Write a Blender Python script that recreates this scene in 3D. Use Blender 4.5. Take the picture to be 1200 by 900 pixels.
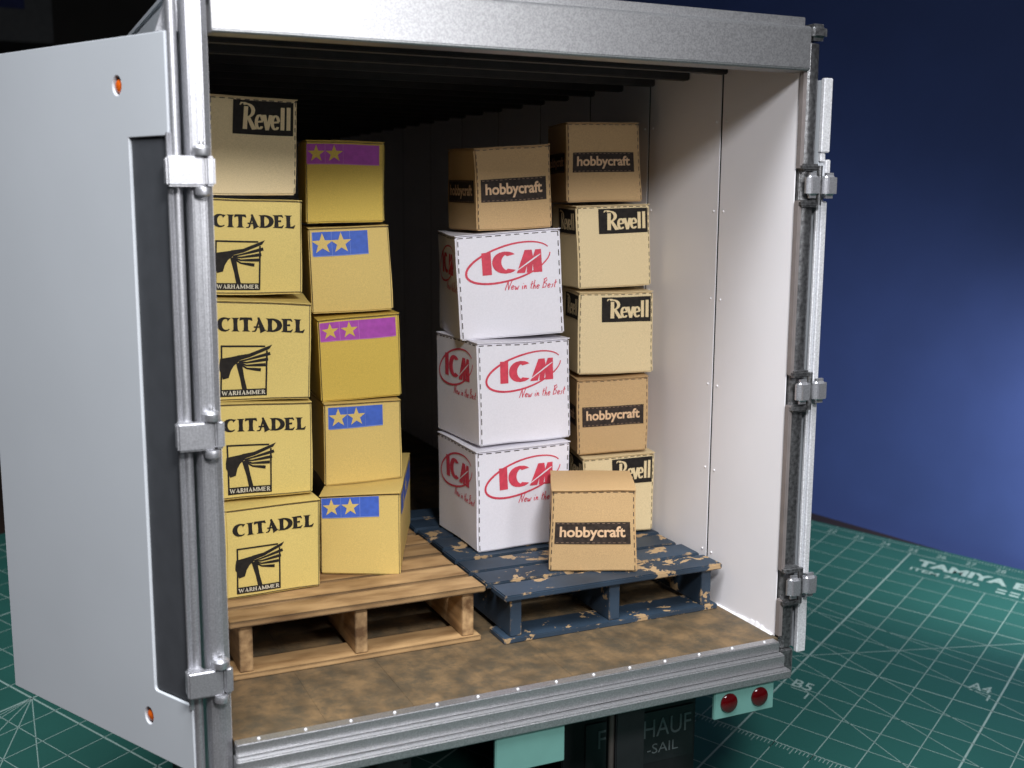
import bpy, bmesh, math, random
from mathutils import Vector, Matrix, noise

random.seed(7)
for o in list(bpy.data.objects):
    bpy.data.objects.remove(o)
SC = bpy.context.scene
COL = SC.collection
PI = math.pi

# ------------------------------------------------------------------ frames
# One unit = 0.1 m.  The trailer model stands nose-down on the mat, so it is
# built in its own frame (x across, y into the trailer, z up, floor at 0) and
# every thing in it is set down with the matrix TR; the mat is level at z = 0.
SX, SY = 0.0092, 0.0816
NRM = Vector((-SX, -SY, 1)).normalized()
ROT = NRM.rotation_difference(Vector((0, 0, 1))).to_matrix().to_4x4()
TR = ROT @ Matrix.Translation((-0.5, 0, 0.5))

# ------------------------------------------------------------------ camera
cam_d = bpy.data.cameras.new("camera")
cam = bpy.data.objects.new("camera", cam_d)
COL.objects.link(cam)
CP, YAW, PITCH, ROLL = Vector((-0.28563, -1.60604, 0.79632)), -0.431013, -0.159993, 0.005865
fw = Vector((-math.sin(YAW) * math.cos(PITCH), math.cos(YAW) * math.cos(PITCH), math.sin(PITCH)))
rt = Vector((math.cos(YAW), math.sin(YAW), 0))
up = rt.cross(fw)
rt, up = math.cos(ROLL) * rt + math.sin(ROLL) * up, -math.sin(ROLL) * rt + math.cos(ROLL) * up
cm = Matrix((rt, up, -fw)).transposed().to_4x4()
cm.translation = CP
cam.matrix_world = TR @ cm
cam_d.sensor_width = 36
cam_d.lens = 36 * 1324.58 / 1200
cam_d.clip_start, cam_d.clip_end = 0.05, 60
cam_d.dof.use_dof = True
cam_d.dof.focus_distance = 2.1
cam_d.dof.aperture_fstop = 4.0
SC.camera = cam

# ------------------------------------------------------------------ light
w = bpy.data.worlds.new("World")
SC.world = w
w.use_nodes = True
w.node_tree.nodes["Background"].inputs[0].default_value = (0.55, 0.6, 0.7, 1)
w.node_tree.nodes["Background"].inputs[1].default_value = 0.055

def aim(o, frm, to):
    o.location = TR @ Vector(frm)
    d = (TR @ Vector(to)) - o.location
    o.rotation_euler = d.to_track_quat('-Z', 'Y').to_euler()

ld = bpy.data.lights.new("desk_lamp_light", 'SPOT')
ld.energy = 232
ld.color = (0.975, 0.98, 1.0)
ld.shadow_soft_size = 0.2
ld.spot_size = math.radians(84)
ld.spot_blend = 1.0
lo = bpy.data.objects.new("desk_lamp_light", ld)
COL.objects.link(lo)
aim(lo, (0.08, -1.95, 1.85), (0.42, 0.2, 0.0))

ad = bpy.data.lights.new("ceiling_light", 'AREA')
ad.shape = 'RECTANGLE'
ad.size, ad.size_y = 2.4, 1.6
ad.energy = 62
ad.spread = math.radians(80)
ad.color = (0.93, 0.96, 1.0)
ao = bpy.data.objects.new("ceiling_light", ad)
COL.objects.link(ao)
aim(ao, (-0.6, -1.2, 4.0), (0.2, 0.2, 0))

l2 = bpy.data.lights.new("added_backdrop_light", 'SPOT')  # unseen light added to brighten the lower right of the backdrop
l2.energy = 80
l2.color = (1.0, 0.97, 0.95)
l2.shadow_soft_size = 0.12
l2.spot_size = math.radians(110)
l2.spot_blend = 1.0
l2o = bpy.data.objects.new("added_backdrop_light", l2)
COL.objects.link(l2o)
aim(l2o, (2.5, 0.05, 0.12), (2.96, 1.6, -0.42))

l3 = bpy.data.lights.new("front_lamp_light", 'SPOT')
l3.energy = 46
l3.color = (0.985, 0.985, 1.0)
l3.shadow_soft_size = 0.2
l3.spot_size = math.radians(80)
l3.spot_blend = 1.0
l3o = bpy.data.objects.new("front_lamp_light", l3)
COL.objects.link(l3o)
aim(l3o, (0.9, -2.3, 1.2), (0.25, 0.3, 0.3))

SC.view_settings.view_transform = 'Standard'
SC.view_settings.look = 'None'
SC.view_settings.exposure = 0
SC.view_settings.gamma = 1

# ------------------------------------------------------------------ materials
MATS = {}
def M(name, col, rough=0.6, metal=0.0, var=0.08, scale=30.0, bump=0.0, bscale=120.0, spec=0.5, stretch=None, col2=None, lo=0.35, hi=0.65, coat=0.0, rvar=0.0, rand=37.0):
    if name in MATS:
        return MATS[name]
    m = bpy.data.materials.new(name)
    m.use_nodes = True
    nt = m.node_tree
    b = nt.nodes["Principled BSDF"]
    b.inputs["Roughness"].default_value = rough
    b.inputs["Metallic"].default_value = metal
    b.inputs["Specular IOR Level"].default_value = spec
    b.inputs["Coat Weight"].default_value = coat
    tc = nt.nodes.new("ShaderNodeTexCoord")
    mp = nt.nodes.new("ShaderNodeMapping")
    if stretch:
        mp.inputs["Scale"].default_value = stretch
    nt.links.new(tc.outputs["Object"], mp.inputs[0])
    oi = nt.nodes.new("ShaderNodeObjectInfo")
    vm = nt.nodes.new("ShaderNodeVectorMath"); vm.operation = 'ADD'
    sc = nt.nodes.new("ShaderNodeMath"); sc.operation = 'MULTIPLY'; sc.inputs[1].default_value = rand
    nt.links.new(oi.outputs["Random"], sc.inputs[0])
    nt.links.new(mp.outputs[0], vm.inputs[0]); nt.links.new(sc.outputs[0], vm.inputs[1])
    n = nt.nodes.new("ShaderNodeTexNoise")
    n.inputs["Scale"].default_value = scale
    n.inputs["Detail"].default_value = 6
    nt.links.new(vm.outputs[0], n.inputs["Vector"])
    cr = nt.nodes.new("ShaderNodeValToRGB")
    c1 = [max(0, c * (1 - var)) for c in col]
    c2 = list(col2) if col2 else [min(1, c * (1 + var)) for c in col]
    cr.color_ramp.elements[0].position = lo
    cr.color_ramp.elements[1].position = hi
    cr.color_ramp.elements[0].color = (*c1, 1)
    cr.color_ramp.elements[1].color = (*c2, 1)
    nt.links.new(n.outputs["Fac"], cr.inputs[0])
    nt.links.new(cr.outputs[0], b.inputs["Base Color"])
    if rvar:
        mr = nt.nodes.new("ShaderNodeMapRange")
        mr.inputs[3].default_value = max(0, rough - rvar); mr.inputs[4].default_value = min(1, rough + rvar)
        nt.links.new(n.outputs["Fac"], mr.inputs[0]); nt.links.new(mr.outputs[0], b.inputs["Roughness"])
    if bump:
        n2 = nt.nodes.new("ShaderNodeTexNoise")
        n2.inputs["Scale"].default_value = bscale
        n2.inputs["Detail"].default_value = 4
        nt.links.new(vm.outputs[0], n2.inputs["Vector"])
        bp = nt.nodes.new("ShaderNodeBump")
        bp.inputs["Strength"].default_value = bump
        bp.inputs["Distance"].default_value = 0.001
        nt.links.new(n2.outputs["Fac"], bp.inputs["Height"])
        nt.links.new(bp.outputs[0], b.inputs["Normal"])
    MATS[name] = m
    return m

def srgb(r, g, b):
    f = lambda c: (c / 255 / 12.92) if c <= 10 else ((c / 255 + 0.055) / 1.055) ** 2.4
    return (f(r), f(g), f(b))

def chipped_paint():
    m = M("chipped_blue_paint", srgb(38, 53, 68), 0.55, var=0.3, scale=9, bump=0.25, bscale=40)
    nt = m.node_tree
    b = nt.nodes["Principled BSDF"]
    old = b.inputs["Base Color"].links[0].from_socket
    vec = nt.nodes["Vector Math"].outputs[0]
    n = nt.nodes.new("ShaderNodeTexNoise"); n.inputs["Scale"].default_value = 21; n.inputs["Detail"].default_value = 5
    n.inputs["Roughness"].default_value = 0.6; n.inputs["Distortion"].default_value = 0.4
    nt.links.new(vec, n.inputs["Vector"])
    n3 = nt.nodes.new("ShaderNodeTexNoise"); n3.inputs["Scale"].default_value = 70; n3.inputs["Detail"].default_value = 3
    nt.links.new(vec, n3.inputs["Vector"])
    mx0 = nt.nodes.new("ShaderNodeMath"); mx0.operation = 'MULTIPLY_ADD'; mx0.inputs[1].default_value = 0.16
    nt.links.new(n3.outputs["Fac"], mx0.inputs[0]); nt.links.new(n.outputs["Fac"], mx0.inputs[2])
    # worn edges: chips are likelier where the surface turns
    bv = nt.nodes.new("ShaderNodeBevel"); bv.inputs["Radius"].default_value = 0.007; bv.samples = 4
    ge = nt.nodes.new("ShaderNodeNewGeometry")
    dt = nt.nodes.new("ShaderNodeVectorMath"); dt.operation = 'DOT_PRODUCT'
    nt.links.new(bv.outputs[0], dt.inputs[0]); nt.links.new(ge.outputs["Normal"], dt.inputs[1])
    ed = nt.nodes.new("ShaderNodeMath"); ed.operation = 'MULTIPLY_ADD'; ed.inputs[1].default_value = -0.08; ed.inputs[2].default_value = 0.08
    nt.links.new(dt.outputs["Value"], ed.inputs[0])
    sm = nt.nodes.new("ShaderNodeMath"); sm.operation = 'ADD'
    nt.links.new(mx0.outputs[0], sm.inputs[0]); nt.links.new(ed.outputs[0], sm.inputs[1])
    r = nt.nodes.new("ShaderNodeValToRGB")
    r.color_ramp.elements[0].position = 0.672; r.color_ramp.elements[1].position = 0.680
    nt.links.new(sm.outputs[0], r.inputs[0])
    mix = nt.nodes.new("ShaderNodeMix"); mix.data_type = 'RGBA'
    nt.links.new(r.outputs[0], mix.inputs["Factor"])
    nt.links.new(old, mix.inputs["A"])
    mix.inputs["B"].default_value = (*srgb(166, 138, 102), 1)
    nt.links.new(mix.outputs["Result"], b.inputs["Base Color"])
    return m

def stained_edges(m, dark=0.45, radius=0.006):
    # a dark wash left along the cut edges, and each board its own tone
    nt = m.node_tree
    b = nt.nodes["Principled BSDF"]
    old = b.inputs["Base Color"].links[0].from_socket
    bv = nt.nodes.new("ShaderNodeBevel"); bv.inputs["Radius"].default_value = radius; bv.samples = 4
    ge = nt.nodes.new("ShaderNodeNewGeometry")
    dt = nt.nodes.new("ShaderNodeVectorMath"); dt.operation = 'DOT_PRODUCT'
    nt.links.new(bv.outputs[0], dt.inputs[0]); nt.links.new(ge.outputs["Normal"], dt.inputs[1])
    mr = nt.nodes.new("ShaderNodeMapRange")
    mr.inputs[1].default_value = 0.72; mr.inputs[2].default_value = 1.0
    mr.inputs[3].default_value = dark; mr.inputs[4].default_value = 1.0
    nt.links.new(dt.outputs["Value"], mr.inputs[0])
    oi = nt.nodes.new("ShaderNodeObjectInfo")
    m2 = nt.nodes.new("ShaderNodeMapRange"); m2.inputs[3].default_value = 0.72; m2.inputs[4].default_value = 1.12
    nt.links.new(oi.outputs["Random"], m2.inputs[0])
    mu = nt.nodes.new("ShaderNodeMath"); mu.operation = 'MULTIPLY'
    nt.links.new(mr.outputs[0], mu.inputs[0]); nt.links.new(m2.outputs[0], mu.inputs[1])
    vs = nt.nodes.new("ShaderNodeVectorMath"); vs.operation = 'SCALE'
    nt.links.new(old, vs.inputs[0]); nt.links.new(mu.outputs[0], vs.inputs["Scale"])
    nt.links.new(vs.outputs[0], b.inputs["Base Color"])
    return m

def stained_floor():
    m = M("stained_plywood", srgb(94, 78, 56), 0.6, var=0.35, scale=26, bump=0.5, bscale=140, col2=srgb(116, 93, 64), lo=0.35, hi=0.62, stretch=(1, 0.75, 1), rand=0.0)
    nt = m.node_tree
    b = nt.nodes["Principled BSDF"]
    old = b.inputs["Base Color"].links[0].from_socket
    tc = nt.nodes["Texture Coordinate"].outputs["Object"]
    n = nt.nodes.new("ShaderNodeTexNoise"); n.inputs["Scale"].default_value = 21; n.inputs["Detail"].default_value = 12; n.inputs["Roughness"].default_value = 0.78; n.inputs["Distortion"].default_value = 0.15
    nt.links.new(tc, n.inputs["Vector"])
    r = nt.nodes.new("ShaderNodeValToRGB"); r.color_ramp.elements[0].position = 0.43; r.color_ramp.elements[1].position = 0.60
    nt.links.new(n.outputs["Fac"], r.inputs[0])
    mix = nt.nodes.new("ShaderNodeMix"); mix.data_type = 'RGBA'
    mf = nt.nodes.new("ShaderNodeMath"); mf.operation = 'MULTIPLY'; mf.inputs[1].default_value = 0.75
    nt.links.new(r.outputs[0], mf.inputs[0]); nt.links.new(mf.outputs[0], mix.inputs["Factor"])
    nt.links.new(old, mix.inputs["A"]); mix.inputs["B"].default_value = (*srgb(66, 60, 48), 1)
    nt.links.new(mix.outputs["Result"], b.inputs["Base Color"])
    return m

SILVER = M("silver_paint", (0.52, 0.52, 0.545), 0.43, 0.85, var=0.14, scale=420, bump=0.22, bscale=520, rvar=0.05)
SILVER2 = M("rough_silver_paint", (0.74, 0.74, 0.76), 0.45, 0.4, var=0.14, scale=300, bump=0.5, bscale=380, rvar=0.08)
SILLM = M("sill_silver_paint", (0.45, 0.45, 0.46), 0.38, 0.84, var=0.16, scale=380, bump=0.25, bscale=500, rvar=0.05)
STEEL = M("shaded_silver_paint", (0.18, 0.18, 0.185), 0.36, 0.8, var=0.4, scale=150, bump=0.35, bscale=420, rvar=0.08)  # silver of the right post, darkened in colour for its dim reflections
HEADM = M("header_metal_paint", (0.36, 0.36, 0.37), 0.40, 0.85, var=0.16, scale=380, bump=0.22, bscale=520, rvar=0.05)
GREY = M("pale_grey_plastic", srgb(188, 192, 197), 0.42, var=0.02, scale=4, bump=0.05, bscale=60)
WHITE = M("white_styrene", srgb(236, 233, 236), 0.45, var=0.02, scale=5, bump=0.05, bscale=70)
GASKET = M("black_gasket", srgb(68, 70, 74), 0.4, var=0.06, scale=30, bump=0.1)
BLACK = M("black_chassis", srgb(26, 27, 29), 0.6, var=0.2, scale=20, bump=0.2)
RUBBER = M("tyre_rubber", srgb(24, 24, 25), 0.75, var=0.2, scale=20, bump=0.3)
TURQ = M("turquoise_paint", srgb(98, 142, 134), 0.5, var=0.05, scale=12, bump=0.15)
REDL = M("red_lens", srgb(66, 4, 7), 0.12, var=0.2, scale=60, coat=0.6)
ORANGE = M("amber_lens", srgb(215, 95, 20), 0.18, var=0.25, scale=80, coat=0.5)
FLOOR = stained_floor()
BLUEWOOD = chipped_paint()
WOOD = M("bare_pallet_wood", srgb(140, 104, 64), 0.62, var=0.3, scale=15, bump=0.6, bscale=80, col2=srgb(188, 152, 106), stretch=(0.55, 1.7, 1.7), lo=0.3, hi=0.68)
WOOD2 = M("bare_pallet_wood_lengthwise", srgb(120, 86, 52), 0.62, var=0.35, scale=11, bump=0.5, bscale=70, col2=srgb(196, 160, 114), stretch=(3.0, 0.35, 3.0))
stained_edges(WOOD, 0.28, 0.008); stained_edges(WOOD2, 0.6); stained_edges(STEEL, 2.0, 0.003)
MATG = M("green_mat_vinyl", srgb(35, 88, 80), 0.55, var=0.07, scale=3, bump=0.12, bscale=90)
PRINTW = M("pale_mat_print", srgb(144, 168, 162), 0.55, var=0.06, scale=14)
TABLE = M("dark_table_top", srgb(46, 36, 30), 0.5, var=0.25, scale=3)
BACK = M("blue_card", srgb(52, 70, 124), 0.6, var=0.04, scale=5, bump=0.08, bscale=60)
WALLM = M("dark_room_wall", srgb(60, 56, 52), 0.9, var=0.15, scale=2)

# ------------------------------------------------------------------ mesh helpers
class MB:
    def __init__(s):
        s.v, s.f = [], []
    def add(s, vs, fs):
        k = len(s.v)
        s.v += [Vector(p) for p in vs]
        s.f += [[i + k for i in f] for f in fs]
        return s
    def hexa(s, c):
        return s.add(c, [(0, 3, 2, 1), (4, 5, 6, 7), (0, 1, 5, 4), (1, 2, 6, 5), (2, 3, 7, 6), (3, 0, 4, 7)])
    def box(s, x0, x1, y0, y1, z0, z1):
        return s.hexa([(x0, y0, z0), (x1, y0, z0), (x1, y1, z0), (x0, y1, z0), (x0, y0, z1), (x1, y0, z1), (x1, y1, z1), (x0, y1, z1)])
    def cyl(s, p0, p1, r0, r1=None, n=20):
        r1 = r0 if r1 is None else r1
        p0, p1 = Vector(p0), Vector(p1)
        q = (p1 - p0).to_track_quat('Z', 'Y')
        vs = []
        for p, r in ((p0, r0), (p1, r1)):
            for i in range(n):
                a = 2 * PI * i / n
                vs.append(p + q @ Vector((r * math.cos(a), r * math.sin(a), 0)))
        fs = [(i, (i + 1) % n, n + (i + 1) % n, n + i) for i in range(n)]
        fs += [list(range(n))[::-1], list(range(n, 2 * n))]
        return s.add(vs, fs)
    def lathe(s, c, axis, prof, n=28):
        # prof: (radius, offset along axis)
        q = Vector(axis).to_track_quat('Z', 'Y'); c = Vector(c)
        vs, fs = [], []
        for r, h in prof:
            for i in range(n):
                a = 2 * PI * i / n
                vs.append(c + q @ Vector((r * math.cos(a), r * math.sin(a), h)))
        for j in range(len(prof) - 1):
            for i in range(n):
                fs.append((j * n + i, j * n + (i + 1) % n, (j + 1) * n + (i + 1) % n, (j + 1) * n + i))
        fs += [list(range(n))[::-1], list(range((len(prof) - 1) * n, len(prof) * n))]
        return s.add(vs, fs)
    def prism(s, prof, z0, z1):
        n = len(prof)
        vs = [(x, y, z0) for x, y in prof] + [(x, y, z1) for x, y in prof]
        return s.add(vs, [(i, (i + 1) % n, n + (i + 1) % n, n + i) for i in range(n)] + [list(range(n))[::-1], list(range(n, 2 * n))])
    def dome(s, c, nrm, r, h=None, n=8):
        h = h or r * 0.7
        return s.lathe(c, nrm, [(r, -0.0005), (r * 0.85, h * 0.55), (r * 0.4, h)], n)
    def build(s, name, mat, parent=None, bev=0.0, seg=2, smooth=True, cut=0, wob=0.0, xf=None):
        me = bpy.data.meshes.new(name)
        bm = bmesh.new()
        vs = [bm.verts.new(p) for p in s.v]
        for f in s.f:
            try:
                bm.faces.new([vs[i] for i in f])
            except ValueError:
                pass
        bmesh.ops.recalc_face_normals(bm, faces=bm.faces)
        if cut:
            es = [e for e in bm.edges if e.calc_length() > 0.08]
            bmesh.ops.subdivide_edges(bm, edges=es, cuts=cut, use_grid_fill=True)
        if bev:
            es = [e for e in bm.edges if len(e.link_faces) == 2 and e.calc_face_angle(0) > 0.6]
            bmesh.ops.bevel(bm, geom=es, offset=bev, segments=seg, affect='EDGES', clamp_overlap=True)
        if wob:
            sd = random.random() * 50
            for v in bm.verts:
                v.co += wob * noise.noise_vector(v.co * 14 + Vector((sd, sd, 0)))
        if xf:
            bm.transform(xf)
        bm.to_mesh(me)
        bm.free()
        if smooth:
            me.shade_smooth()
            me.set_sharp_from_angle(angle=math.radians(32))
        if mat:
            me.materials.append(mat)
        o = bpy.data.objects.new(name, me)
        COL.objects.link(o)
        if parent:
            o.parent = parent
        return o

def thing(name, label, cat, loc=(0, 0, 0), rz=0.0, group=None, frame=TR):
    o = bpy.data.objects.new(name, None)
    o.empty_display_size = 0.05
    COL.objects.link(o)
    o.matrix_world = frame @ Matrix.Translation(loc) @ Matrix.Rotation(rz, 4, 'Z')
    o["label"] = label
    o["category"] = cat
    if group:
        o["group"] = group
    return o

def dup(src, parent, loc=None, data=None):
    c = src.copy()
    COL.objects.link(c)
    c.parent = parent
    if loc is not None:
        c.location = loc
    for ch in [k for k in COL.objects if k.parent == src]:
        dup(ch, c)
    return c

# ------------------------------------------------------------------ flat lettering: outlines of letters as 2D faces
def text2d(s, bold=0.0, shear=0.0, space=1.0):
    cu = bpy.data.curves.new("t", 'FONT')
    cu.body = s
    cu.offset = bold
    cu.shear = shear
    cu.space_character = space
    cu.resolution_u = 3
    o = bpy.data.objects.new("t", cu)
    COL.objects.link(o)
    dg = bpy.context.evaluated_depsgraph_get()
    me = bpy.data.meshes.new_from_object(o.evaluated_get(dg))
    vs = [(v.co.x, v.co.y) for v in me.vertices]
    fs = [list(p.vertices) for p in me.polygons]
    bpy.data.objects.remove(o)
    bpy.data.curves.remove(cu)
    bpy.data.meshes.remove(me)
    return norm2d((vs, fs))

def norm2d(g):
    vs, fs = g
    x0 = min(v[0] for v in vs); x1 = max(v[0] for v in vs)
    y0 = min(v[1] for v in vs); y1 = max(v[1] for v in vs)
    return [((x - x0) / (x1 - x0), (y - y0) / (y1 - y0)) for x, y in vs], fs

def join2d(gs):
    vs, fs = [], []
    for a, b in gs:
        k = len(vs); vs += a; fs += [[i + k for i in f] for f in b]
    return vs, fs

def fit2d(g, u0, v0, u1, v1):
    return [(u0 + x * (u1 - u0), v0 + y * (v1 - v0)) for x, y in g[0]], g[1]

def rect2d(u0, v0, u1, v1, n=4):
    vs = []
    for i in range(n + 1):
        u = u0 + (u1 - u0) * i / n
        vs += [(u, v0), (u, v1)]
    return vs, [[2 * i, 2 * i + 2, 2 * i + 3, 2 * i + 1] for i in range(n)]

BOLD = 1.0
def stroke(pts, w0, w1=None):
    # a blade-like stroke: a chain of quads whose width runs from w0 to w1 (or a list)
    n = len(pts)
    ws = [q * BOLD for q in w0] if isinstance(w0, (list, tuple)) else [BOLD * w0 + BOLD * ((w1 if w1 is not None else w0) - w0) * i / (n - 1) for i in range(n)]
    vs = []
    for i, (x, y) in enumerate(pts):
        a = pts[max(0, i - 1)]; b = pts[min(n - 1, i + 1)]
        dx, dy = b[0] - a[0], b[1] - a[1]
        l = math.hypot(dx, dy) or 1
        nx, ny = -dy / l, dx / l
        vs += [(x + nx * ws[i] / 2, y + ny * ws[i] / 2), (x - nx * ws[i] / 2, y - ny * ws[i] / 2)]
    return vs, [[2 * i, 2 * i + 2, 2 * i + 3, 2 * i + 1] for i in range(n - 1)]

def arc(cx, cy, rx, ry, a0, a1, n=14):
    return [(cx + rx * math.cos(math.radians(a0 + (a1 - a0) * i / n)), cy + ry * math.sin(math.radians(a0 + (a1 - a0) * i / n))) for i in range(n + 1)]

def poly2d(pts):
    return list(pts), [list(range(len(pts)))]

def ell_ring(cx, cy, rx, ry, rot, w, a0=0, a1=360, n=40):
    pts = []
    for x, y in arc(0, 0, rx, ry, a0, a1, n):
        c, s = math.cos(rot), math.sin(rot)
        pts.append((cx + x * c - y * s, cy + x * s + y * c))
    ws = [w * (0.65 + 0.7 * abs(math.sin(PI * i / n))) for i in range(n + 1)]
    return stroke(pts, ws)

def stem(x, y0=0.0, y1=1.0, w=0.15, fl=1.9):
    ym = (y0 + y1) / 2; h = y1 - y0
    return stroke([(x, y0), (x, y0 + 0.10 * h), (x, ym), (x, y1 - 0.10 * h), (x, y1)], [w * fl, w * 1.05, w * 0.9, w * 1.05, w * fl])

# blade-serif capitals, each on a cell 1 high
def cap(ch):
    if ch == 'C':
        return join2d([stroke(arc(0.46, 0.5, 0.38, 0.46, 48, 312), [0.2, 0.07, 0.08, 0.1, 0.14, 0.18, 0.2, 0.21, 0.2, 0.18, 0.14, 0.1, 0.08, 0.06, 0.04])]), 0.86
    if ch == 'I':
        return stem(0.16, w=0.17), 0.34
    if ch == 'T':
        return join2d([stem(0.38, 0, 0.95, w=0.17), stroke([(0.0, 0.8), (0.06, 0.94), (0.38, 0.97), (0.70, 0.94), (0.76, 0.8)], [0.03, 0.13, 0.09, 0.13, 0.03])]), 0.78
    if ch == 'A':
        return join2d([stroke([(0.02, 0.0), (0.20, 0.04), (0.24, 0.1), (0.46, 0.98)], [0.04, 0.07, 0.07, 0.07]), stroke([(0.40, 1.06), (0.66, 0.1), (0.72, 0.0)], [0.08, 0.2, 0.32]), stroke([(0.12, 0.34), (0.66, 0.34)], 0.07)]), 0.86
    if ch == 'D':
        return join2d([stem(0.16, w=0.17), stroke(arc(0.2, 0.5, 0.56, 0.46, 92, -92), [0.06, 0.08, 0.1, 0.13, 0.16, 0.18, 0.19, 0.2, 0.19, 0.18, 0.16, 0.13, 0.1, 0.08, 0.06])]), 0.86
    if ch == 'E':
        return join2d([stem(0.14, w=0.17), stroke([(0.1, 0.96), (0.5, 0.95), (0.58, 0.80)], [0.06, 0.1, 0.03]), stroke([(0.16, 0.52), (0.46, 0.53)], [0.07, 0.1]), stroke([(0.1, 0.04), (0.5, 0.05), (0.62, 0.22)], [0.06, 0.1, 0.03])]), 0.68
    if ch == 'L':
        return join2d([stem(0.16, w=0.17), stroke([(0.1, 0.04), (0.48, 0.05), (0.6, 0.24)], [0.06, 0.12, 0.03])]), 0.64
    if ch == 'W':
        return join2d([stroke([(0.0, 1), (0.06, 0.9), (0.28, 0)], [0.26, 0.17, 0.12]), stroke([(0.28, 0), (0.5, 0.85)], 0.08), stroke([(0.46, 0.9), (0.72, 0)], [0.18, 0.12]), stroke([(0.72, 0), (0.98, 1)], [0.07, 0.09])]), 1.04
    if ch == 'R':
        return join2d([stem(0.14, w=0.17), stroke(arc(0.18, 0.72, 0.34, 0.24, 90, -90), 0.12), stroke([(0.3, 0.5), (0.62, 0.0)], [0.1, 0.2])]), 0.68
    if ch == 'H':
        return join2d([stem(0.14, w=0.16), stem(0.62, w=0.16), stroke([(0.14, 0.5), (0.62, 0.5)], 0.09)]), 0.78
    if ch == 'M':
        return join2d([stem(0.12, w=0.11), stem(0.84, w=0.16), stroke([(0.12, 0.97), (0.46, 0.1)], 0.16), stroke([(0.46, 0.1), (0.84, 0.97)], 0.09)]), 0.98

def caps(s, gap=0.08):
    x, out = 0, []
    for ch in s:
        g, wd = cap(ch)
        out.append(([(a + x, b) for a, b in g[0]], g[1]))
        x += wd + gap - (0.13 if ch == 'T' else 0.0)
    return norm2d(join2d(out))

# ================================================================== THE SETTING
TH, OX, OY, CELL = -1.0424, 1.93089, 0.31758, 0.095089
def mp(i, j, h=0.0):
    c, s = math.cos(TH), math.sin(TH)
    x = OX + CELL * (i * c + j * s)
    y = OY + CELL * (i * s - j * c)
    p = TR @ Vector((x, y, -0.5 + SX * (x - 0.5) + SY * y))
    return Vector((p.x, p.y, h))

tb = MB()
tb.box(-7, 9, -5, 7, -0.34, -0.031)
t = tb.build("table_top", TABLE, None, bev=0.01)
t["kind"] = "structure"
wb = MB()
wb.box(-8, 10, 5.4, 5.6, -3, 6)
t = wb.build("room_wall", WALLM)
t["kind"] = "structure"
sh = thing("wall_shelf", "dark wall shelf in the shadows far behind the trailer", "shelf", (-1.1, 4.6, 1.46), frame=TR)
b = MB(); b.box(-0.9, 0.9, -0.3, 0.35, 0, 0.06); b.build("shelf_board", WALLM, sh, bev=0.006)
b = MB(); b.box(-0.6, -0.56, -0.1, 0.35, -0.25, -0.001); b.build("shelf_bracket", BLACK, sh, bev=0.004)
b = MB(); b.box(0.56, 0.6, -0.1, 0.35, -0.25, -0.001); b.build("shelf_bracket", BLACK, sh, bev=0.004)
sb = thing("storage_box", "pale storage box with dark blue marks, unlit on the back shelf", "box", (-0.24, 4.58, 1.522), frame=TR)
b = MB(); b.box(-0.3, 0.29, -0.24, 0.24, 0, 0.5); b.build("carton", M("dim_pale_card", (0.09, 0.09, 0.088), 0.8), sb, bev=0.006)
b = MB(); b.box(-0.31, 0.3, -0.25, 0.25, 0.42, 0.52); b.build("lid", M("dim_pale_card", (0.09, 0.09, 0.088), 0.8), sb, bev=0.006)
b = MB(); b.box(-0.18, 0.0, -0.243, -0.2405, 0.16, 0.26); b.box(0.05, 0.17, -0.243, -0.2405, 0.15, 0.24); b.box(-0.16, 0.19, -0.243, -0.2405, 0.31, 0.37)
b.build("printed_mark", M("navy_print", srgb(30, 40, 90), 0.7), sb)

# ---------------- cutting mat
cmat = thing("cutting_mat", "green cutting mat with pale grid lines under the trailer", "cutting mat", mp(-8.5, 4.5), frame=Matrix())
MO = mp(-8.5, 4.5)
def mq(i, j, h):
    return mp(i, j, h) - MO
I0, I1, J0, J1 = -31, 14, -11, 20.5
b = MB()
b.hexa([mq(I0, J1, -0.03), mq(I1, J1, -0.03), mq(I1, J0, -0.03), mq(I0, J0, -0.03), mq(I0, J1, 0), mq(I1, J1, 0), mq(I1, J0, 0), mq(I0, J0, 0)])
b.build("mat_sheet", MATG, cmat, bev=0.003)
g = MB()
def line(i0, j0, i1, j1, wd=0.024):
    l = math.hypot(i1 - i0, j1 - j0); nx, ny = -(j1 - j0) / l * wd / 2, (i1 - i0) / l * wd / 2
    g.add([mq(i0 + nx, j0 + ny, 0.0005), mq(i1 + nx, j1 + ny, 0.0005), mq(i1 - nx, j1 - ny, 0.0005), mq(i0 - nx, j0 - ny, 0.0005)], [(0, 1, 2, 3)])
for i in range(-30, 13):
    wd = 0.05 if i % 5 == 0 else 0.022
    line(i, -8 if -5 < i < 3 else -10, i, 19, wd)
for j in range(-10, 20):
    wd = 0.05 if j == 15 else 0.032 if j % 5 == 0 else 0.022
    if j == -9:
        line(-30, j, -5, j, wd); line(3, j, 12, j, wd)
    else:
        line(-30, j, 12, j, wd)
line(-15, 10, 4.8, -9.8, 0.024)                         # 45 degrees
for (i, j, s) in ((-3, 0, 0.45), (-1, -1, 0.41), (-4, 1, 0.455), (-2, -2.67, 0.2), (-4.4, 2.0, 0.62)):
    line(-9, j + s * (-9 - i), 11, j + s * (11 - i), 0.02)
for a in (30, 45, 60, 75, 82):   # fan of angle lines round one node
    r0 = 0.0; r1 = 4.8
    line(-20, 15, -20 + r1 * math.cos(math.radians(a)), 15 + r1 * math.sin(math.radians(a)), 0.022)
for k in range(0, 141):                                  # fine rulers
    i = -8 + k * 0.1
    line(i, 5.0, i, 5.0 + (0.32 if k % 5 == 0 else 0.2), 0.018)
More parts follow.
